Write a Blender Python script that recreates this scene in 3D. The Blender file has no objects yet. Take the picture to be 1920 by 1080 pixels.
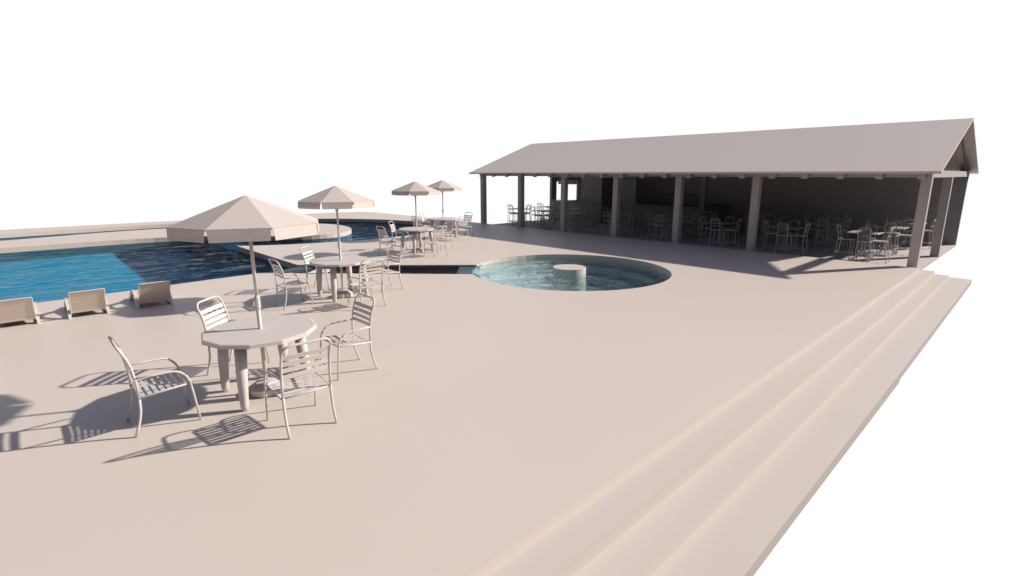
import bpy, bmesh, math, random
from mathutils import Vector, Matrix
R = math.radians
random.seed(4)
scene = bpy.context.scene
col = scene.collection

# ------------------------------------------------------------------ materials
def mat(name, color, rough=0.75, spec=0.25, var=0.0):
    m = bpy.data.materials.new(name); m.use_nodes = True
    nt = m.node_tree; b = nt.nodes['Principled BSDF']
    b.inputs['Roughness'].default_value = rough
    b.inputs['Specular IOR Level'].default_value = spec
    if var:
        tc = nt.nodes.new('ShaderNodeTexCoord'); n = nt.nodes.new('ShaderNodeTexNoise')
        n.inputs['Scale'].default_value = 0.35; n.inputs['Detail'].default_value = 3
        r = nt.nodes.new('ShaderNodeValToRGB')
        r.color_ramp.elements[0].position = 0.3; r.color_ramp.elements[1].position = 0.75
        r.color_ramp.elements[0].color = [c*(1-var) for c in color]+[1]
        r.color_ramp.elements[1].color = [min(1, c*(1+var)) for c in color]+[1]
        nt.links.new(tc.outputs['Object'], n.inputs['Vector'])
        nt.links.new(n.outputs['Fac'], r.inputs['Fac'])
        nt.links.new(r.outputs['Color'], b.inputs['Base Color'])
    else:
        b.inputs['Base Color'].default_value = (*color, 1)
    return m
CLAY = (0.765, 0.672, 0.592)
M_deck = mat('pale_concrete', CLAY, 0.5, 0.6, 0.012)
M_step = mat('step_concrete', (0.70, 0.635, 0.58), 0.7, 0.2, 0.012)
M_wall = mat('pale_render', (0.68, 0.61, 0.58), 0.85, 0.15)
M_int_shaded = mat('interior_render_shaded', (0.40, 0.395, 0.415), 0.9, 0.1)  # wall clay with the interior's shade put into its colour
M_back_shaded = mat('rear_wall_render_shaded', (0.56, 0.53, 0.52), 0.9, 0.1)  # same clay, darkened less: rear wall shade put into the colour
M_floor_shaded = mat('patio_screed_shaded', (0.66, 0.61, 0.58), 0.8, 0.2, 0.012)  # deck clay darkened in colour to stand for shade under the roof
M_roof = mat('roof_sheet', (0.93, 0.84, 0.74), 0.7, 0.3)
M_metal = mat('painted_tube', (0.74, 0.69, 0.65), 0.45, 0.4)
M_strap = mat('vinyl_strap', (0.76, 0.71, 0.67), 0.55, 0.35)
M_table = mat('moulded_tabletop', (0.70, 0.65, 0.61), 0.5, 0.4)
M_canvas = mat('canopy_canvas', (0.84, 0.76, 0.69), 0.85, 0.15)
def sheer(m, t):
    nt = m.node_tree; out = nt.nodes['Material Output']; b = nt.nodes['Principled BSDF']
    tr = nt.nodes.new('ShaderNodeBsdfTransparent'); mx = nt.nodes.new('ShaderNodeMixShader'); mx.inputs['Fac'].default_value = t
    nt.links.new(b.outputs[0], mx.inputs[1]); nt.links.new(tr.outputs[0], mx.inputs[2]); nt.links.new(mx.outputs[0], out.inputs['Surface'])
sheer(M_canvas, 0.20)
M_fabric = mat('beige_sling_fabric', (0.72, 0.63, 0.54), 0.85, 0.15)
M_iron = mat('painted_iron', (0.60, 0.57, 0.58), 0.5, 0.35)
M_btop = mat('tan_tabletop', (0.50, 0.45, 0.37), 0.45, 0.4)
M_basin = mat('pool_plaster', (0.78, 0.76, 0.72), 0.7, 0.2)
M_spa = mat('spa_plaster', (0.68, 0.68, 0.67), 0.7, 0.2)
M_sign = mat('sign_board', (0.42, 0.40, 0.40), 0.6, 0.3)
M_letter = mat('sign_letter', (0.06, 0.055, 0.06), 0.6, 0.3)

def water_mat(name, tint, bscale, bstr, refl, gcol, refract=True):
    m = bpy.data.materials.new(name); m.use_nodes = True
    nt = m.node_tree; nt.nodes.clear(); N = nt.nodes.new; L = nt.links.new
    out = N('ShaderNodeOutputMaterial')
    if refract:
        tr = N('ShaderNodeBsdfRefraction'); tr.inputs['IOR'].default_value = 1.33; tr.inputs['Roughness'].default_value = 0.0
    else: tr = N('ShaderNodeBsdfTransparent')
    tr.inputs['Color'].default_value = (*tint, 1)
    gl = N('ShaderNodeBsdfGlossy'); gl.inputs['Roughness'].default_value = 0.04
    gl.inputs['Color'].default_value = (*gcol, 1)
    fr = N('ShaderNodeLayerWeight'); fr.inputs['Blend'].default_value = 0.5
    pw = N('ShaderNodeMath'); pw.operation = 'POWER'; pw.inputs[1].default_value = 5.0
    sc = N('ShaderNodeMath'); sc.operation = 'MULTIPLY_ADD'; sc.inputs[1].default_value = refl; sc.inputs[2].default_value = 0.02
    mix = N('ShaderNodeMixShader')
    tc = N('ShaderNodeTexCoord'); mp = N('ShaderNodeMapping')
    mp.inputs['Rotation'].default_value = (0, 0, R(44)); mp.inputs['Scale'].default_value = (1.0, 0.45, 1)
    n1 = N('ShaderNodeTexNoise'); n1.inputs['Scale'].default_value = bscale; n1.inputs['Detail'].default_value = 3
    n1.inputs['Distortion'].default_value = 0.6
    bp = N('ShaderNodeBump'); bp.inputs['Strength'].default_value = 1.0; bp.inputs['Distance'].default_value = bstr
    L(tc.outputs['Object'], mp.inputs['Vector']); L(mp.outputs['Vector'], n1.inputs['Vector'])
    L(n1.outputs['Fac'], bp.inputs['Height'])
    L(bp.outputs['Normal'], gl.inputs['Normal']); L(bp.outputs['Normal'], fr.inputs['Normal'])
    L(fr.outputs['Facing'], pw.inputs[0]); L(pw.outputs[0], sc.inputs[0]); L(sc.outputs[0], mix.inputs['Fac']); L(tr.outputs[0], mix.inputs[1]); L(gl.outputs[0], mix.inputs[2])
    L(mix.outputs[0], out.inputs['Surface'])
    return m
M_water = water_mat('pool_water', (0.165, 0.73, 0.97), 1.5, 0.52, 0.36, (0.74, 0.76, 0.86))
M_water3 = water_mat('channel_water', (0.45, 0.55, 0.62), 2.5, 0.2, 0.3, (0.6, 0.6, 0.66))
M_water2 = water_mat('spa_water', (0.62, 0.84, 0.88), 2.6, 0.095, 1.0, (0.95, 0.95, 0.97), False)

# ------------------------------------------------------------------ mesh helpers
def link(name, bm, m, parent=None, smooth=False):
    me = bpy.data.meshes.new(name)
    bmesh.ops.recalc_face_normals(bm, faces=bm.faces)
    bm.to_mesh(me); bm.free()
    if smooth:
        for p in me.polygons: p.use_smooth = True
    me.materials.append(m)
    o = bpy.data.objects.new(name, me); col.objects.link(o)
    if parent: o.parent = parent
    return o
def tag(o, label=None, cat=None, group=None, kind=None):
    if label: o['label'] = label
    if cat: o['category'] = cat
    if group: o['group'] = group
    if kind: o['kind'] = kind
    return o
def empty(name, loc, rz=0):
    o = bpy.data.objects.new(name, None); col.objects.link(o)
    o.location = loc; o.rotation_euler = (0, 0, rz); o.empty_display_size = 0.2
    return o
def box(bm, x0, x1, y0, y1, z0, z1):
    v = [bm.verts.new(p) for p in [(x0,y0,z0),(x1,y0,z0),(x1,y1,z0),(x0,y1,z0),(x0,y0,z1),(x1,y0,z1),(x1,y1,z1),(x0,y1,z1)]]
    for f in [(0,3,2,1),(4,5,6,7),(0,1,5,4),(1,2,6,5),(2,3,7,6),(3,0,4,7)]: bm.faces.new([v[i] for i in f])
def BM(*boxes):
    bm = bmesh.new()
    for b in boxes: box(bm, *b)
    return bm
def tube(bm, pts, rad, n=8, cap=True):
    pts = [Vector(p) for p in pts]
    rads = rad if isinstance(rad, (list, tuple)) else [rad]*len(pts)
    rings = []; up = None
    for i, p in enumerate(pts):
        if i == 0: t = pts[1]-pts[0]
        elif i == len(pts)-1: t = pts[-1]-pts[-2]
        else: t = (pts[i]-pts[i-1]).normalized()+(pts[i+1]-pts[i]).normalized()
        t.normalize()
        if up is None:
            up = Vector((0,0,1)) if abs(t.z) < 0.9 else Vector((1,0,0))
        a = up - t*up.dot(t); a.normalize(); b = t.cross(a); up = a
        rings.append([bm.verts.new(p+(a*math.cos(k*2*math.pi/n)+b*math.sin(k*2*math.pi/n))*rads[i]) for k in range(n)])
    for r0, r1 in zip(rings, rings[1:]):
        for k in range(n): bm.faces.new([r0[k], r0[(k+1)%n], r1[(k+1)%n], r1[k]])
    if cap:
        bm.faces.new(rings[0][::-1]); bm.faces.new(rings[-1])
def T(pts, rad, n=8):
    bm = bmesh.new(); tube(bm, pts, rad, n); return bm
def prism(bm, loop, z0, z1):
    a = [bm.verts.new((x,y,z0)) for x,y in loop]; b = [bm.verts.new((x,y,z1)) for x,y in loop]
    bm.faces.new(a[::-1]); bm.faces.new(b); n = len(loop)
    for i in range(n): bm.faces.new([a[i], a[(i+1)%n], b[(i+1)%n], b[i]])
def strip(bm, pts_a, pts_b, th):
    """thin solid ribbon between two 3D polylines, thickness th along -normal"""
    A = [Vector(p) for p in pts_a]; B = [Vector(p) for p in pts_b]
    n = (A[1]-A[0]).cross(B[0]-A[0]).normalized()*th
    v = [[bm.verts.new(p) for p in A], [bm.verts.new(p) for p in B], [bm.verts.new(p+n) for p in A], [bm.verts.new(p+n) for p in B]]
    for i in range(len(A)-1):
        bm.faces.new([v[0][i],v[0][i+1],v[1][i+1],v[1][i]]); bm.faces.new([v[2][i],v[3][i],v[3][i+1],v[2][i+1]])
        bm.faces.new([v[0][i],v[2][i],v[2][i+1],v[0][i+1]]); bm.faces.new([v[1][i],v[1][i+1],v[3][i+1],v[3][i]])
    bm.faces.new([v[0][0],v[1][0],v[3][0],v[2][0]]); bm.faces.new([v[0][-1],v[2][-1],v[3][-1],v[1][-1]])
def slab(name, loops, z0, z1, m):
    """closed slab from an outline and holes"""
    cu = bpy.data.curves.new(name, 'CURVE'); cu.dimensions = '2D'; cu.fill_mode = 'BOTH'; cu.extrude = (z1-z0)/2
    for lp in loops:
        s = cu.splines.new('POLY'); s.points.add(len(lp)-1); s.use_cyclic_u = True
        for i, (x,y) in enumerate(lp): s.points[i].co = (x,y,0,1)
    o = bpy.data.objects.new(name, cu); col.objects.link(o)
    bpy.context.view_layer.update()
    me = bpy.data.meshes.new_from_object(o)
    bpy.data.objects.remove(o); bpy.data.curves.remove(cu)
    for v in me.vertices: v.co.z += (z0+z1)/2
    me.materials.clear(); me.materials.append(m); me.name = name
    o = bpy.data.objects.new(name, me); col.objects.link(o)
    bm = bmesh.new(); bm.from_mesh(me); bmesh.ops.remove_doubles(bm, verts=bm.verts, dist=1e-4)
    bmesh.ops.recalc_face_normals(bm, faces=bm.faces); bm.to_mesh(me); bm.free()
    for p in me.polygons: p.use_smooth = False
    return o
def smooth_loop(pts, it=2):
    for _ in range(it):
        q = []
        for i, p in enumerate(pts):
            if len(p) == 3: q.append(p); 
            else: q.append(p)
            nx = pts[(i+1)%len(pts)]
            q.append(None if (len(p)==3 and len(nx)==3) else ((p[0]+nx[0])/2, (p[1]+nx[1])/2))
        q = [a for a in q if a is not None]
        n = len(q); r = []
        for i, p in enumerate(q):
            if len(p) == 3: r.append(p)
            else:
                a, b = q[i-1], q[(i+1)%n]
                r.append(((a[0]+2*p[0]+b[0])/4, (a[1]+2*p[1]+b[1])/4))
        pts = r
    return [(p[0], p[1]) for p in pts]
def copy_tree(o, parent=None):
    c = o.copy(); col.objects.link(c); c.parent = parent
    for ch in list(o.children):
        copy_tree(ch, c)
    return c
def sheet(name, loop, z, m):
    bm = bmesh.new(); f = bm.faces.new([bm.verts.new((x,y,z)) for x,y in loop])
    if f.normal.z < 0: f.normal_flip()
    bm.normal_update()
    me = bpy.data.meshes.new(name); bm.to_mesh(me); bm.free(); me.materials.append(m)
    if me.polygons[0].normal.z < 0: me.flip_normals()
    for p in me.polygons: p.use_smooth = True
    o = bpy.data.objects.new(name, me); col.objects.link(o)
    o.cycles.is_caustics_caster = True
    return o
def circle(cx, cy, r, n, a0=0, a1=2*math.pi):
    return [(cx+r*math.cos(a0+(a1-a0)*k/n), cy+r*math.sin(a0+(a1-a0)*k/n)) for k in range(n)]

# ------------------------------------------------------------------ deck, basins, water
H = 'h'
water_loop = smooth_loop([(-13.15,-7,H),(-13.15,0.2,H),(-13.2,1.5,H),(-13.33,3.0,H),(-13.36,4.15,H),(-10.89,6.62,H),(-9.45,8.02,H),
    (-10.40,8.97,H),(-11.94,7.32,H),(-13.95,5.3,H),(-19.15,5.3,H),(-18.35,6.4),(-17.85,8.2),(-17.5,9.9),(-17.7,11.4),(-18.3,12.7),
    (-19.3,13.9),(-20.6,14.7),(-22.5,15.0),(-24.7,14.6),(-26.8,13.3),(-28.3,11.8),(-29.4,9.4),(-30.1,6.4),(-30.2,3.5),(-29.9,0.5),(-29.4,-3),(-29,-7,H)])
island_loop = smooth_loop([(-23.9,-5.5,H),(-23.95,0),(-24.0,3.4),(-23.4,5.0),(-22.2,6.2),(-20.9,7.5),(-20.25,8.8),(-20.5,9.9),(-21.4,10.75),(-22.7,11.2),(-24.2,11.3),
    (-25.4,10.8),(-26.5,9.2),(-27.3,7.0),(-27.75,4.6),(-27.6,2.4),(-27.0,0.6),(-26.5,-1),(-26.2,-5.5,H)])
SC = (-8.37, 10.11); SR = 2.535
spa_loop = circle(SC[0], SC[1], SR, 40)
deck_outer = [(-32,-15),(-2.12,-15),(-2.12,16.84),(-29,16.84),(-31.2,16.5),(-31.9,14.8),(-32,12.5)]
# channel mouth and spa share one opening: cut the spa ring where the channel meets it
def merge_channel():
    # spa points outside the mouth wedge
    a_mouth = math.atan2(8.5-SC[1], -9.95-SC[0])
    keep = []
    d0, d1 = math.atan2(7.86-SC[1], -9.60-SC[0]), math.atan2(8.80-SC[1], -10.56-SC[0])
    if d0 < 0: d0 += 2*math.pi
    if d1 < 0: d1 += 2*math.pi
    lo, hi = min(d0,d1), max(d0,d1)
    n = 46; span = 2*math.pi-(hi-lo)
    return [(SC[0]+SR*math.cos(hi+span*k/n), SC[1]+SR*math.sin(hi+span*k/n)) for k in range(n+1)]
ring = merge_channel()      # runs counter-clockwise from the far lip to the near lip
wl = water_loop
i0 = min(range(len(wl)), key=lambda i: (wl[i][0]+9.45)**2+(wl[i][1]-8.02)**2)
hole = wl[:i0] + ring + wl[i0+2:]
deck = tag(slab('pool_deck', [deck_outer, hole], -3.2, 0.0, M_deck), kind='structure')
isl = tag(slab('pool_island_deck', [island_loop], -3.2, 0.0, M_deck), kind='structure')
bm = bmesh.new()      # shallow end on the left, deep end by the peninsula
prof = [(-8,-2.35),(-0.3,-2.35),(2.2,-2.35),(5.5,-2.35),(6.2,-2.9),(16.3,-2.9),(16.3,-3.15),(-8,-3.15)]
a_ = [bm.verts.new((-31.6,y,z)) for y,z in prof]; b_ = [bm.verts.new((-12.7,y,z)) for y,z in prof]
bm.faces.new(a_); bm.faces.new(b_[::-1])
for i in range(8): bm.faces.new([a_[i], b_[i], b_[(i+1)%8], a_[(i+1)%8]])
tag(link('pool_floor', bm, M_basin), kind='structure')
tag(sheet('pool_water', [(-31.4,-7.9),(-12.9,-7.9),(-12.9,4.0),(-13.45,4.24),(-13.80,5.2),(-13.6,6.1),(-17.2,6.1),(-17.1,15.9),(-31.4,15.9)], -0.17, M_water), kind='structure')
bm = bmesh.new(); prism(bm, [(-13.40,3.9),(-13.3,3.9),(-13.4,5.5),(-13.95,5.5)], -3.1, -0.055)
tag(link('channel_weir', bm, M_basin), kind='structure')
bm = bmesh.new(); prism(bm, [(-13.39,3.8),(-9.7,7.0),(-9.2,7.8),(-10.6,9.3),(-14.0,5.6)], -1.3, -1.15)
tag(link('channel_floor', bm, M_basin), kind='structure')
tag(sheet('channel_water', [(-13.38,3.85),(-9.75,7.0),(-9.18,7.75),(-9.35,7.95),(-9.95,8.20),(-10.45,8.75),(-10.55,9.05),(-10.75,9.1),(-13.93,5.6)], -0.045, M_water3), kind='structure')
bm = BM((-24.2,-18.7,5.26,6.1,-3.0,-0.19))
tag(link('underwater_shade_wall', bm, M_basin), kind='structure')  # unseen wall added below the surface to keep sun off the pool floor
# sill between channel and round pool
u = Vector((0.7071,0.7071,0)); 
def chan(p, s): return (p[0]+u.x*s, p[1]+u.y*s)
sill = [(-9.52,7.72),(-9.18,8.02),(-10.3,9.22),(-10.66,8.86)]
mid = [(-9.86,7.55)]+[(SC[0]+2.53*math.cos(R(a)), SC[1]+2.53*math.sin(R(a))) for a in (243,236,229,222,215,209)]+[(-10.90,8.50)]
bm = bmesh.new(); prism(bm, mid, -1.6, -0.075)
tag(link('channel_sill', bm, M_basin), kind='structure')
# stepped bowl of the round pool
bm = bmesh.new(); n = 48
prof = [(SR+0.12,-1.65),(SR+0.12,-0.30),(2.17,-0.30),(2.17,-0.52),(1.79,-0.52),(1.79,-0.74),(1.41,-0.74),(1.41,-0.96),(0.0,-0.96)]
prev = None
for r, z in prof:
    cur = [bm.verts.new((SC[0]+r*math.cos(2*math.pi*k/n), SC[1]+r*math.sin(2*math.pi*k/n), z)) for k in range(n)] if r > 0 else [bm.verts.new((SC[0],SC[1],z))]
    if prev:
        for k in range(n):
            if len(cur) == 1: bm.faces.new([prev[k], prev[(k+1)%n], cur[0]])
            else: bm.faces.new([prev[k], prev[(k+1)%n], cur[(k+1)%n], cur[k]])
    prev = cur
tag(link('round_pool_basin', bm, M_spa), kind='structure')
tag(sheet('round_pool_water', circle(SC[0], SC[1], SR+0.06, 60), -0.095, M_water2), kind='structure')
# pedestal
bm = bmesh.new(); prism(bm, circle(SC[0], SC[1], 0.425, 40), -1.25, 0.06)
o = link('pool_pedestal', bm, M_deck)
tag(o, 'short pale round pedestal rising from the middle of the round pool', 'pedestal')

# steps down at the right
for xb, z2, z17, drop in [(-1.82,-0.075,-0.062,.30),(-1.52,-0.215,-0.135,.26),(-1.07,-0.33,-0.175,.12)]:
    sl_ = (z17-z2)/15.0; zs = z2-17*sl_; ye = 17.0
    bm = bmesh.new(); x0_ = -2.5+abs(xb)*.05
    v = [bm.verts.new(p) for p in [(x0_,-15,zs-drop),(xb,-15,zs-drop),(xb,ye,z17-drop),(x0_,ye,z17-drop),(x0_,-15,zs),(xb,-15,zs),(xb,ye,z17),(x0_,ye,z17)]]
    for f in [(0,3,2,1),(4,5,6,7),(0,1,5,4),(1,2,6,5),(2,3,7,6),(3,0,4,7)]: bm.faces.new([v[i] for i in f])
    tag(link('deck_step', bm, M_step), kind='structure')

# ------------------------------------------------------------------ pavilion
FZ = -0.15
XL, XR = -19.97, -2.2
tag(link('patio_floor', BM((XL-0.1, XR, 16.842, 25.1, -0.20, FZ)), M_floor_shaded), kind='structure')
pav = tag(empty('pavilion', (-11, 20.9, FZ)), 'long open fronted pavilion with a plain pale gable roof on square posts', 'pavilion')
def P(name, bm, m=M_wall, parent=pav, **k):
    o = link(name, bm, m, **k)
    o.parent = parent
    o.matrix_parent_inverse = Matrix.Translation(-Vector(pav.location))
    return o
def sub(name, bm, m, parent):
    o = link(name, bm, m); o.parent = parent
    return o
posts = [-19.97+0.11,-17.29+0.11,-14.66+0.11,-11.98+0.11,-9.33+0.11,-6.67+0.11,-2.2-0.11]
for x in posts: P('post', BM((x-0.11, x+0.11, 17.0, 17.22, FZ, 2.32)))
P('post', BM((-2.42,-2.2, 20.79, 21.0, FZ, 2.32)))
P('front_beam', BM((XL, XR, 16.99, 17.21, 2.32, 2.5)))
P('end_beam', BM((-2.42, -2.197, 17.215, 25.0, 2.318, 2.5)))
P('end_beam', BM((XL, XL+0.2, 17.215, 22.2, 2.318, 2.5)))
P('ridge_beam', BM((-20.05, -2.1, 20.83, 20.97, 3.68, 3.84)))
ey, ez, ry, rz_, by = 16.5, 2.475, 20.9, 4.03, 25.3
bm = bmesh.new()
x0, x1, th = -20.22, -1.977, 0.062
sec = [(ey,ez),(ry,rz_),(by,ez),(by,ez-th),(ry,rz_-th),(ey,ez-th)]
a = [bm.verts.new((x0,y,z)) for y,z in sec]; b = [bm.verts.new((x1,y,z)) for y,z in sec]
for q in [(0,1,4,5),(1,2,3,4)]:
    bm.faces.new([a[i] for i in q]); bm.faces.new([b[i] for i in q][::-1])
for i in range(6): bm.faces.new([a[i], a[(i+1)%6], b[(i+1)%6], b[i]])
P('roof', bm, M_roof)
sl = (rz_-ez)/(ry-ey)
slb = (rz_-ez)/(by-ry)
for k in range(20):
    x = -2.36-0.9*k-(0.0 if k else 0)
    bm = bmesh.new()
    for (ya, yb, s, yo) in [(16.60, 20.83, sl, ey), (20.97, 25.15, -slb, by)]:
        za = (ez-th-0.004)+(ya-yo)*s; zb = (ez-th-0.004)+(yb-yo)*s
        v = [bm.verts.new(p) for p in [(x-.08,ya,za-.17),(x+.08,ya,za-.17),(x+.08,yb,zb-.17),(x-.08,yb,zb-.17),(x-.08,ya,za),(x+.08,ya,za),(x+.08,yb,zb),(x-.08,yb,zb)]]
        for f in [(0,3,2,1),(4,5,6,7),(0,1,5,4),(1,2,6,5),(2,3,7,6),(3,0,4,7)]: bm.faces.new([v[i] for i in f])
    P('rafter', bm)
P('back_wall', BM((XL, XR-0.001, 24.85, 25.0, FZ, 2.44)), M_back_shaded)
# bar building at the left rear
FY, FB = 22.2, 22.35
XB = -10.72
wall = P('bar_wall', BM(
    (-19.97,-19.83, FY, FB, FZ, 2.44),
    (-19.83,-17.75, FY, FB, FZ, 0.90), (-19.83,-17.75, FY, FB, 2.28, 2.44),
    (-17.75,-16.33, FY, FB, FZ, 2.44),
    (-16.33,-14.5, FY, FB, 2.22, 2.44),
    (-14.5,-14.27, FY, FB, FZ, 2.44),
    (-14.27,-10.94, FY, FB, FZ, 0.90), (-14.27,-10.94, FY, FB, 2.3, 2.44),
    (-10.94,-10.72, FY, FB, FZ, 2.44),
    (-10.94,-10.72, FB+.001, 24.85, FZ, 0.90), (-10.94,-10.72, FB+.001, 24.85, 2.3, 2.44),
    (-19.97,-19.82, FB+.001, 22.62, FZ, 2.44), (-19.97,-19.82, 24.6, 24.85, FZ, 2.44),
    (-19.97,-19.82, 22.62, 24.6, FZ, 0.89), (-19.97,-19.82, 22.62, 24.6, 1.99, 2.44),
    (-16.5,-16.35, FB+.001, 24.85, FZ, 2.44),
    ), M_int_shaded)
P('counter', BM((-14.27,-10.64, FY-0.08, FB+0.25, 0.903, 0.95), (-10.97,-10.64, FB+0.252, 24.85, 0.903, 0.95)), M_int_shaded)
P('counter', BM((-19.83,-16.33, FY-0.06, FY-0.001, 0.915, 0.95)), M_int_shaded)
win = P('window', BM((-19.83,-17.75,FY-.02,FY-.002,0.96,1.0),(-19.83,-19.79,FY-.02,FY-.002,1.0,2.24),(-17.79,-17.75,FY-.02,FY-.002,1.0,2.24),(-19.83,-17.75,FY-.02,FY-.002,2.24,2.28)), M_int_shaded)
P('back_shelf', BM((-14.2,-11.2,24.45,24.85,0.70,0.75),(-14.2,-11.2,24.55,24.85,1.35,1.39)), M_int_shaded)
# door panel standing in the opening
P('door', BM((-15.35,-14.52,FB-0.06,FB-0.01,FZ,2.2)), M_int_shaded)
# sign
sg = tag(empty('hanging_sign', (-18.5, 22.05, 1.97)), 'small dark sign with two words hanging above the bar window', 'sign')
o = sub('board', BM((-0.70,0.72,-0.02,0.02,-0.105,0.105)), M_sign, sg)
for sx in (-0.6, 0.6): sub('hanger', T([(sx,0,0.105),(sx,0,0.40)], 0.008, 6), M_iron, sg)
for word, wx in (('SNACK', -0.10), ('BAR', 0.46)):
    cu = bpy.data.curves.new('lettering', 'FONT'); cu.body = word; cu.size = 0.15; cu.align_x = 'CENTER'; cu.align_y = 'CENTER'; cu.extrude = 0.004
    to = bpy.data.objects.new('tmp', cu); col.objects.link(to); bpy.context.view_layer.update()
    me = bpy.data.meshes.new_from_object(to); bpy.data.objects.remove(to)
    me.materials.clear(); me.materials.append(M_letter)
    lo = bpy.data.objects.new('lettering', me); col.objects.link(lo); lo.parent = sg; lo.location = (wx,-0.026,0.0); lo.rotation_euler = (R(90),0,0)

# ------------------------------------------------------------------ patio tables, chairs, umbrellas
def make_table():
    t = empty('patio_table', (0,0,0))
    bm = bmesh.new()
    loop = circle(0,0,0.58,12,R(2),R(362)); lo2 = circle(0,0,0.565,12,R(2),R(362)); lo3 = circle(0,0,0.06-0.035,12)
    rings = [[bm.verts.new((x,y,z)) for x,y in lp] for lp, z in ((lo3,0.745),(lo2,0.745),(loop,0.738),(loop,0.700),(lo3,0.700))]
    rings.append(rings[0])
    for r0, r1 in zip(rings, rings[1:]):
        for k in range(12): bm.faces.new([r0[k], r0[(k+1)%12], r1[(k+1)%12], r1[k]])
    link('tabletop', bm, M_table, t)
    for sx in (-1,1):
        for sy in (-1,1):
            bm = T([(sx*0.30,sy*0.30,0.70),(sx*0.325,sy*0.325,0.35),(sx*0.335,sy*0.335,0.05),(sx*0.336,sy*0.336,0.0)], [0.060,0.053,0.040,0.027], 10)
            link('leg', bm, M_table, t, smooth=True)
    return t
def arc(c, r, a0, a1, n):
    return [(c[0]+r*math.cos(R(a0+(a1-a0)*k/n)), c[1]+r*math.sin(R(a0+(a1-a0)*k/n))) for k in range(n+1)]
def make_chair():
    c = empty('patio_chair', (0,0,0))
    prof = [(-.268,0),(-.240,.08),(-.216,.162),(-.200,.25),(-.195,.385),(-.20,.52),(-.222,.68),(-.245,.76)]
    def bx(z): return 0.228
    dy, dz = -.055/ math.hypot(.055,.132), .132/math.hypot(.055,.132)
    for s in (-1,1):
        bm = bmesh.new(); tube(bm, [(s*.228,y,z) for y,z in prof[:5]], 0.0125, 8)
        link('leg', bm, M_metal, c, smooth=True)
    left = [(-.228,y,z) for y,z in prof[4:]]
    top = []
    # rounded top corners in the tilted plane of the back
    y0, z0 = prof[-1]; L = 0.15; r = 0.085
    for k in range(0,7):
        a = R(180-90*k/6); top.append((-.228+r+r*math.cos(a), L-r+r*math.sin(a)))
    top += [(-x, h) for x, h in top[::-1]]
    path = left + [(x, y0+dy*h, z0+dz*h) for x, h in top] + [(-x,y,z) for x,y,z in left[::-1]]
    link('back_frame', T(path, 0.0125, 8), M_metal, c, smooth=True)
    def back_pt(z):
        P_ = prof + [(y0+dy*L, z0+dz*L)]
        for (ya,za),(yb,zb) in zip(P_, P_[1:]):
            if za <= z <= zb: return ya+(yb-ya)*(z-za)/(zb-za)
        return P_[-1][0]
    for zc in (.585,.650,.715,.780):
        bm = bmesh.new()
        za, zb = zc-.021, zc+.021
        xs = [-.226,-.12,0,.12,.226]
        strip(bm, [(x, back_pt(za)-.006*(1-(x/.226)**2), za) for x in xs], [(x, back_pt(zb)-.006*(1-(x/.226)**2), zb) for x in xs], 0.005)
        link('back_strap', bm, M_strap, c)
    armp = [(.176,.507),(.150,.535),(.112,.555),(.05,.561),(-.06,.563),(-.208,.566)]
    legp = [(.263,0),(.236,.271),(.219,.43),(.200,.475),(.176,.507)]
    for s in (-1,1):
        link('leg', T([(s*.244,y,z) for y,z in legp], 0.0105, 8), M_metal, c, smooth=True)
        link('armrest', T([(s*(.244-.012*max(0,(.1-y)/.3)),y,z) for y,z in armp], 0.0105, 8), M_metal, c, smooth=True)
    # seat
    yf, zf, yr, zr = .205, .402, -.19, .372
    bm = bmesh.new()
    pts = [(-.236,yr,zr),(-.240,yf-.03,zf),(-.21,yf+.005,zf-.004),(.21,yf+.005,zf-.004),(.240,yf-.03,zf),(.236,yr,zr),(-.236,yr,zr)]
    tube(bm, pts, 0.010, 8); link('seat_frame', bm, M_metal, c, smooth=True)
    for k in range(7):
        t0 = .035+k*.134; t1 = t0+.085
        bm = bmesh.new()
        ya, yb = yr+(yf-yr)*t0, yr+(yf-yr)*t1; za, zb = zr+(zf-zr)*t0+.008, zr+(zf-zr)*t1+.008
        xs = [-.236,-.12,0,.12,.236]
        strip(bm, [(x,yb,zb-.008*(1-(x/.236)**2)) for x in xs], [(x,ya,za-.008*(1-(x/.236)**2)) for x in xs], 0.005)
        link('seat_strap', bm, M_strap, c)
    return c
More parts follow.
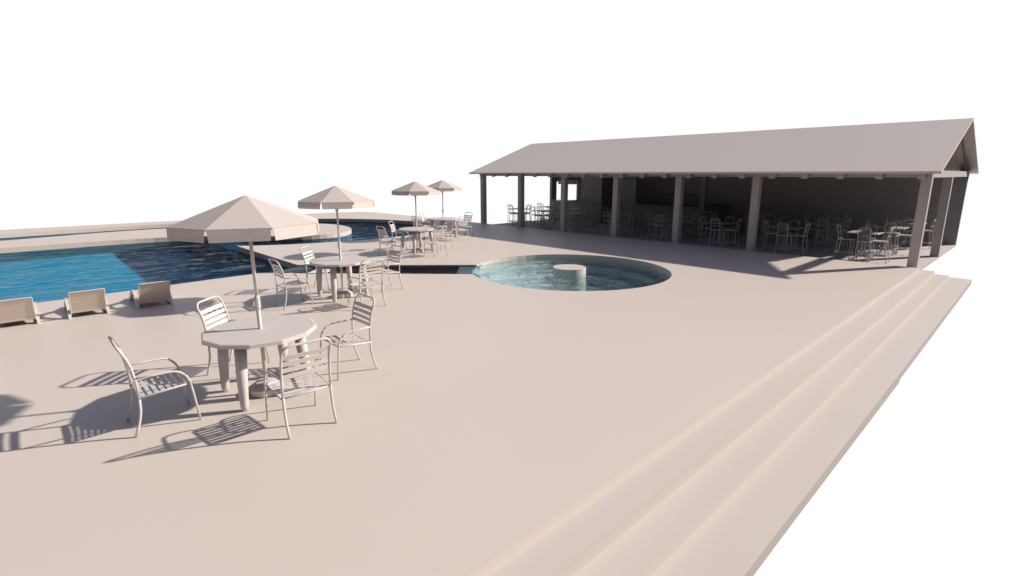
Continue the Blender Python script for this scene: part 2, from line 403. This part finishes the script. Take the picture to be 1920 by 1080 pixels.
def make_umbrella():
    u_ = empty('patio_umbrella', (0,0,0))
    Rm, zr, za, ph = 0.735, 1.905, 2.182, R(-91.5)
    cor = [(Rm*math.cos(ph+R(45)*k), Rm*math.sin(ph+R(45)*k)) for k in range(8)]
    bm = bmesh.new()
    ins = [(x*.045,y*.045) for x,y in cor]
    top = [bm.verts.new((x,y,za-.004)) for x,y in ins]; ap = bm.verts.new((0,0,za+.004))
    rim = [bm.verts.new((x,y,zr)) for x,y in cor]
    top2 = [bm.verts.new((x,y,za-.012)) for x,y in ins]; ap2 = bm.verts.new((0,0,za-.008))
    rim2 = [bm.verts.new((x*.994,y*.994,zr-.006)) for x,y in cor]
    for k in range(8):
        j = (k+1)%8
        bm.faces.new([top[k],top[j],ap]); bm.faces.new([rim[k],rim[j],top[j],top[k]])
        bm.faces.new([top2[j],top2[k],ap2]); bm.faces.new([rim2[j],rim2[k],top2[k],top2[j]])
        bm.faces.new([rim[j],rim[k],rim2[k],rim2[j]])
    can = link('canopy', bm, M_canvas, u_)
    for k in range(8):
        (xa,ya),(xb,yb) = cor[k], cor[(k+1)%8]
        bm = bmesh.new()
        f = lambda t: (xa+(xb-xa)*t, ya+(yb-ya)*t)
        ts0 = [.02,.26,.5,.74,.98]; ts1 = [.045,.27,.5,.73,.955]
        strip(bm, [(*f(t), zr-.004) for t in ts0], [(*(lambda p:(p[0]*1.012,p[1]*1.012))(f(t)), zr-.122) for t in ts1], 0.004)
        v = link('valance', bm, M_canvas, can)
    for k in range(8):
        x, y = cor[k]
        link('rib', T([(x*.04,y*.04,za-.03),(x*.97,y*.97,zr-.016)], 0.006, 5), M_metal, u_)
        link('strut', T([(x*.03,y*.03,zr-.16),(x*.52,y*.52,zr+.108)], 0.005, 5), M_metal, u_)
    link('upper_pole', T([(0,0,1.10),(0,0,za-.01)], 0.0185, 12), M_metal, u_, smooth=True)
    link('lower_pole', T([(0,0,0.12),(0,0,0.98)], 0.0215, 12), M_metal, u_, smooth=True)
    cb = link('crank_box', T([(0,0,0.96),(0,0,0.985),(0,0,1.085),(0,0,1.12)], [0.022,0.031,0.031,0.0195], 12), M_metal, u_, smooth=False)
    bm = bmesh.new(); tube(bm, [(-.03,-.012,1.05),(-.055,-.02,1.05),(-.06,-.024,0.99),(-.09,-.034,0.99)], 0.006, 6)
    link('crank_handle', bm, M_metal, cb)
    link('slide_collar', T([(0,0,zr-.20),(0,0,zr-.12)], 0.03, 10), M_metal, u_)
    bm = bmesh.new(); n = 8; prev = None
    for r, z in ((0.185,0.0),(0.19,0.075),(0.115,0.13),(0.03,0.145)):
        cur = [bm.verts.new((r*math.cos(2*math.pi*k/n+.3), r*math.sin(2*math.pi*k/n+.3), z)) for k in range(n)]
        if prev:
            for k in range(n): bm.faces.new([prev[k],prev[(k+1)%n],cur[(k+1)%n],cur[k]])
        else: bm.faces.new(cur[::-1])
        prev = cur
    bm.faces.new(prev); link('weighted_base', bm, M_table, u_)
    return u_
tp, cp, up_ = make_table(), make_chair(), make_umbrella()
tabs = [(-5.81,1.748),(-9.58,4.50),(-13.63,8.97),(-16.08,11.80)]
which = ['the nearest and largest looking patio table','the second patio table from the camera, in front of the water channel',
         'the third patio table from the camera, beside the lazy river','the farthest patio table, nearest the pavilion corner']
tl = ['round pale patio table nearest the camera, with a faceted rim','round pale patio table second from the camera, in front of the narrow water channel',
      'round pale patio table third from the camera, beside the curved river bank','round pale patio table farthest away, toward the pavilion corner']
ul = ['large white umbrella on the nearest patio table, canopy overlapping the pool','white umbrella standing in the second patio table from the camera',
      'white umbrella third from the camera, its canopy overlapping the farthest one','white umbrella farthest from the camera, half behind another canopy']
side = {'A': 'on the side toward the steps, its back to them', 'B': 'on the side toward the loungers, away from the pavilion', 'C': 'on the side toward the pavilion, facing the table', 'D': 'on the pool side, turned at an angle'}
first = True; firstc = True
for i, (cx, cy) in enumerate(tabs):
    t = tp if i == 0 else copy_tree(tp); t.location = (cx,cy,0)
    tag(t, tl[i], 'table', 'round patio tables')
    q = up_ if i == 0 else copy_tree(up_); q.location = (cx,cy,0)
    tag(q, ul[i], 'umbrella', 'patio umbrellas standing in the tables')
    for key, dx, dy, rz in (('A',.985,0.0,R(90)),('B',0,-.985,0),('C',0,.985,R(180)),('D',-.975,-.0075,R(-47))):
        c = cp if firstc else copy_tree(cp); firstc = False
        c.location = (cx+dx, cy+dy, 0); c.rotation_euler = (0,0,rz)
        tag(c, 'armchair at %s, %s' % (['the nearest table','the second table','the third table','the farthest table'][i], side[key]), 'chair', 'slatted armchairs round the patio tables')

# ------------------------------------------------------------------ pool loungers
def make_lounger():
    g = empty('pool_lounger', (0,0,0))      # origin at the rear edge on the ground, head toward +x, feet toward -x
    bm = bmesh.new()
    hw = .235
    strip(bm, [(0.01,-hw+.01,.12),(.245,-hw+.01,.478)], [(0.01,hw-.01,.12),(.245,hw-.01,.478)], 0.018)
    link('backrest', bm, M_fabric, g)
    bm = bmesh.new()
    for s in (-1,1): tube(bm, [(-.02,s*hw,.07),(.256,s*hw,.497)], 0.009, 6)
    tube(bm, [(.258,-hw,.494),(.258,hw,.494)], 0.009, 6)
    strip(bm, [(-.008,-hw,.088),(.014,-hw,.122)], [(-.008,hw,.088),(.014,hw,.122)], 0.022)
    link('backrest_frame', bm, M_metal, g)
    # seat sling
    prof = [(-.02,.085),(-.25,.075),(-.5,.12),(-.72,.14),(-.92,.09),(-1.08,.05)]
    bm = bmesh.new(); strip(bm, [(x,-hw+.02,z) for x,z in prof], [(x,hw-.02,z) for x,z in prof], -0.02)
    link('seat', bm, M_fabric, g)
    for s in (-1,1):
        outer = [(0.02,0.0),(-.02,.12),(-.10,.22),(-.22,.285),(-.36,.30),(-.50,.27),(-.66,.19),(-.82,.09),(-.95,0.0)]
        inner = [(-.10,0.03),(-.12,.10),(-.18,.17),(-.27,.22),(-.36,.23),(-.46,.205),(-.58,.14),(-.70,.07),(-.78,0.03)]
        bm = bmesh.new()
        y0, y1 = s*(hw+.005), s*(hw+.045)
        vo0 = [bm.verts.new((x,y0,z)) for x,z in outer]; vo1 = [bm.verts.new((x,y1,z)) for x,z in outer]
        vi0 = [bm.verts.new((x,y0,z)) for x,z in inner]; vi1 = [bm.verts.new((x,y1,z)) for x,z in inner]
        n = len(outer)
        for k in range(n-1):
            bm.faces.new([vo0[k],vo0[k+1],vi0[k+1],vi0[k]]); bm.faces.new([vo1[k],vi1[k],vi1[k+1],vo1[k+1]])
            bm.faces.new([vo0[k],vo1[k],vo1[k+1],vo0[k+1]]); bm.faces.new([vi0[k],vi0[k+1],vi1[k+1],vi1[k]])
        # bottom runner joins the two ends
        bm.faces.new([vo0[0],vi0[0],vi0[-1],vo0[-1]]); bm.faces.new([vo1[0],vo1[-1],vi1[-1],vi1[0]])
        bm.faces.new([vo0[0],vo0[-1],vo1[-1],vo1[0]]); bm.faces.new([vi0[0],vi1[0],vi1[-1],vi0[-1]])
        link('arm', bm, M_metal, g)
    return g
lp = make_lounger()
ll = ['low beige pool lounger at the far left, partly cut off by the picture edge','low beige pool lounger between two others at the pool edge','low beige pool lounger on the right of the row, nearest the patio tables']
for i, yc in enumerate((-.255,.66,1.615)):
    g = lp if i == 0 else copy_tree(lp); g.location = (-11.24, yc, 0)
    tag(g, ll[i], 'lounger', 'pool loungers facing the water')

# ------------------------------------------------------------------ pavilion tables and chairs
def make_btable():
    t = empty('square_table', (0,0,0)); h = .85; s = .40
    bm = bmesh.new(); box(bm, -s, s, -s, s, h-.022, h)
    bmesh.ops.bevel(bm, geom=[e for e in bm.edges], offset=.006, segments=1, affect='EDGES')
    link('tabletop', bm, M_btop, t)
    bm = bmesh.new()
    for a, b in ((-1,-1),(1,-1),(1,1),(-1,1)):
        tube(bm, [(a*.045,b*.045,h-.024),(a*.045,b*.045,.40),(a*.06,b*.06,.2),(a*.10,b*.10,.10)], .012, 6)
    link('pedestal', bm, M_iron, t)
    for a, b in ((-1,-1),(1,-1),(1,1),(-1,1)):
        link('foot', T([(a*.09,b*.09,.12),(a*.17,b*.17,.06),(a*.25,b*.25,.012)], .013, 6), M_iron, t)
    return t
def make_bchair():
    c = empty('tall_chair', (0,0,0))   # faces +y, rear feet at y=-.22
    w = .15
    bm = bmesh.new(); box(bm, -.19,.19,-.17,.23,.60,.635)
    bmesh.ops.bevel(bm, geom=[e for e in bm.edges], offset=.014, segments=2, affect='EDGES')
    link('seat', bm, M_iron, c)
    for s in (-1,1):
        link('leg', T([(s*.17,-.24,0),(s*.155,-.185,.30),(s*w,-.165,.60)], .012, 6), M_iron, c)
        link('leg', T([(s*.17,.21,0),(s*.15,.175,.22),(s*.165,.20,.45),(s*.16,.19,.60)], .012, 6), M_iron, c)
        link('back_post', T([(s*w,-.165,.60),(s*w,-.18,.78),(s*w,-.23,1.0)], .012, 6), M_iron, c)
    for z, y in ((1.0,-.23),(.945,-.218),(.76,-.178)):
        link('back_rail', T([(-w,y,z),(-w*.6,y-.004,z+.022),(0,y-.008,z+.034),(w*.6,y-.004,z+.022),(w,y,z)], .010, 6), M_iron, c)
    bm = bmesh.new(); z = .20
    tube(bm, [(-.165,-.20,z),(.165,-.20,z),(.155,.18,z),(-.155,.18,z),(-.165,-.20,z)], .009, 6)
    link('foot_rail', bm, M_iron, c)
    return c
bt, bc = make_btable(), make_bchair()
rows = {'front': [( -3.73,18.33),(-5.90,18.25),(-8.15,18.3),(-10.35,18.3),(-12.5,18.3),(-14.8,18.35),(-16.9,18.35),(-18.7,18.5)],
        'middle': [(-3.50,20.72),(-5.45,20.9),(-7.55,20.8),(-10.0,20.45),(-12.25,20.6),(-14.2,20.45),(-16.6,20.7),(-18.75,20.75)],
        'rear': [(-3.35,23.0),(-6.05,23.1),(-8.05,23.3)]}
ordn = ['first','second','third','fourth','fifth','sixth','seventh','eighth']
f1 = f2 = True
for rn, lst in rows.items():
    for i, (x, y) in enumerate(lst):
        t = bt if f1 else copy_tree(bt); f1 = False; t.location = (x,y,FZ)
        sun = ', standing in sunlight' if (rn == 'front' and i == 0) else ''
        tag(t, 'square table in the pavilion, %s from the right, %s row%s' % (ordn[i], rn, sun), 'table', 'square tables inside the pavilion')
        for nm, dx, dy, rz in (('right',.45,-.05,R(90)),('left',-.45,-.05,R(-90)),('front',.06,-.44,0),('back',0,.46,R(180))):
            jx, jy = random.uniform(-.05,.05), random.uniform(-.05,.05)
            if rn == 'front' and nm == 'front': dy += .06
            c = bc if f2 else copy_tree(bc); f2 = False
            c.location = (x+dx+jx*.6, y+dy+jy*.6, FZ); c.rotation_euler = (0,0,rz+random.uniform(-.12,.12))
            tag(c, 'tall chair %s of the %s square table from the right, %s row' % ({'right':'right','left':'left','front':'in front','back':'behind'}[nm], ordn[i], rn), 'chair', 'tall chairs inside the pavilion')

for o in scene.objects:
    if o.name.split('.')[0] in ('pool_deck','pool_island_deck','pool_floor','channel_floor','channel_weir','channel_sill','round_pool_basin','pool_pedestal'):
        o.cycles.is_caustics_receiver = True
# ------------------------------------------------------------------ world, sun, camera
SE, SA = 30.5, 61.5          # sun elevation; azimuth of the direction to the sun, from +X towards +Y
w = bpy.data.worlds.new('World'); scene.world = w; w.use_nodes = True
nt = w.node_tree; nt.nodes.clear(); N = nt.nodes.new; L = nt.links.new
out = N('ShaderNodeOutputWorld'); bg = N('ShaderNodeBackground'); bg2 = N('ShaderNodeBackground'); mix = N('ShaderNodeMixShader')
sky = N('ShaderNodeTexSky'); sky.sky_type = 'NISHITA'; sky.sun_disc = False
sky.sun_elevation = R(SE); sky.sun_rotation = R(90-SA)
bg.inputs['Strength'].default_value = 0.05
tn = N('ShaderNodeMix'); tn.data_type = 'RGBA'; tn.blend_type = 'MULTIPLY'; tn.inputs['Factor'].default_value = 1
tn.inputs['B'].default_value = (1.18, 1.0, 1.06, 1)
ad = N('ShaderNodeMix'); ad.data_type = 'RGBA'; ad.blend_type = 'ADD'; ad.inputs['Factor'].default_value = 1
ad.inputs['B'].default_value = (1.0, 0.92, 1.15, 1)
L(sky.outputs[0], tn.inputs['A']); L(tn.outputs['Result'], ad.inputs['A']); L(ad.outputs['Result'], bg.inputs['Color'])
bg2.inputs['Color'].default_value = (1,1,1,1); bg2.inputs['Strength'].default_value = 1.02
bg3 = N('ShaderNodeBackground'); bg3.inputs['Color'].default_value = (0.62,0.60,0.64,1); bg3.inputs['Strength'].default_value = 0.10  # haze kept white only where the camera looks; dim elsewhere to limit fill
dot = N('ShaderNodeVectorMath'); dot.operation = 'DOT_PRODUCT'; dot.inputs[1].default_value = (-0.7071,0.7071,0)
ma = N('ShaderNodeMapRange'); ma.interpolation_type = 'SMOOTHSTEP'; ma.inputs['From Min'].default_value = 0.40; ma.inputs['From Max'].default_value = 0.60
mixb = N('ShaderNodeMixShader')
tc = N('ShaderNodeTexCoord'); sp = N('ShaderNodeSeparateXYZ'); mr = N('ShaderNodeMapRange'); mr.interpolation_type = 'SMOOTHSTEP'
mr.inputs['From Min'].default_value = 0.295; mr.inputs['From Max'].default_value = 0.335
L(tc.outputs['Generated'], sp.inputs[0]); L(sp.outputs['Z'], mr.inputs['Value'])
flat = N('ShaderNodeVectorMath'); flat.operation = 'MULTIPLY'; flat.inputs[1].default_value = (1,1,0)
nrm = N('ShaderNodeVectorMath'); nrm.operation = 'NORMALIZE'
L(tc.outputs['Generated'], flat.inputs[0]); L(flat.outputs[0], nrm.inputs[0]); L(nrm.outputs[0], dot.inputs[0]); L(dot.outputs['Value'], ma.inputs['Value'])
L(ma.outputs[0], mixb.inputs['Fac']); L(bg3.outputs[0], mixb.inputs[1]); L(bg2.outputs[0], mixb.inputs[2])
L(mr.outputs[0], mix.inputs['Fac']); L(mixb.outputs[0], mix.inputs[1]); L(bg.outputs[0], mix.inputs[2])
L(mix.outputs[0], out.inputs['Surface'])
sd = bpy.data.lights.new('sun', 'SUN'); sd.energy = 4.9; sd.angle = R(1.1); sd.color = (1.0, 0.93, 0.86)
sd.cycles.is_caustics_light = True
so = bpy.data.objects.new('sun', sd); col.objects.link(so)
d = Vector((math.cos(R(SE))*math.cos(R(SA)), math.cos(R(SE))*math.sin(R(SA)), math.sin(R(SE))))
so.rotation_euler = d.to_track_quat('Z', 'Y').to_euler(); so.location = (5, 30, 25)
cd = bpy.data.cameras.new('camera'); cam = bpy.data.objects.new('camera', cd); col.objects.link(cam)
cd.sensor_width = 36; cd.lens = 18; cd.clip_end = 500; cd.clip_start = 0.05
cam.location = (0,0,2.4); cam.rotation_euler = (R(90-12.523), 0, R(46.12))
scene.camera = cam
scene.view_settings.view_transform = 'Standard'; scene.view_settings.look = 'None'
scene.view_settings.exposure = 0; scene.view_settings.gamma = 1
cy = scene.cycles
cy.use_denoising = True; cy.max_bounces = 6; cy.diffuse_bounces = 1; cy.glossy_bounces = 3; cy.transparent_max_bounces = 12
cy.caustics_reflective = False; cy.caustics_refractive = True; cy.sample_clamp_indirect = 3.0
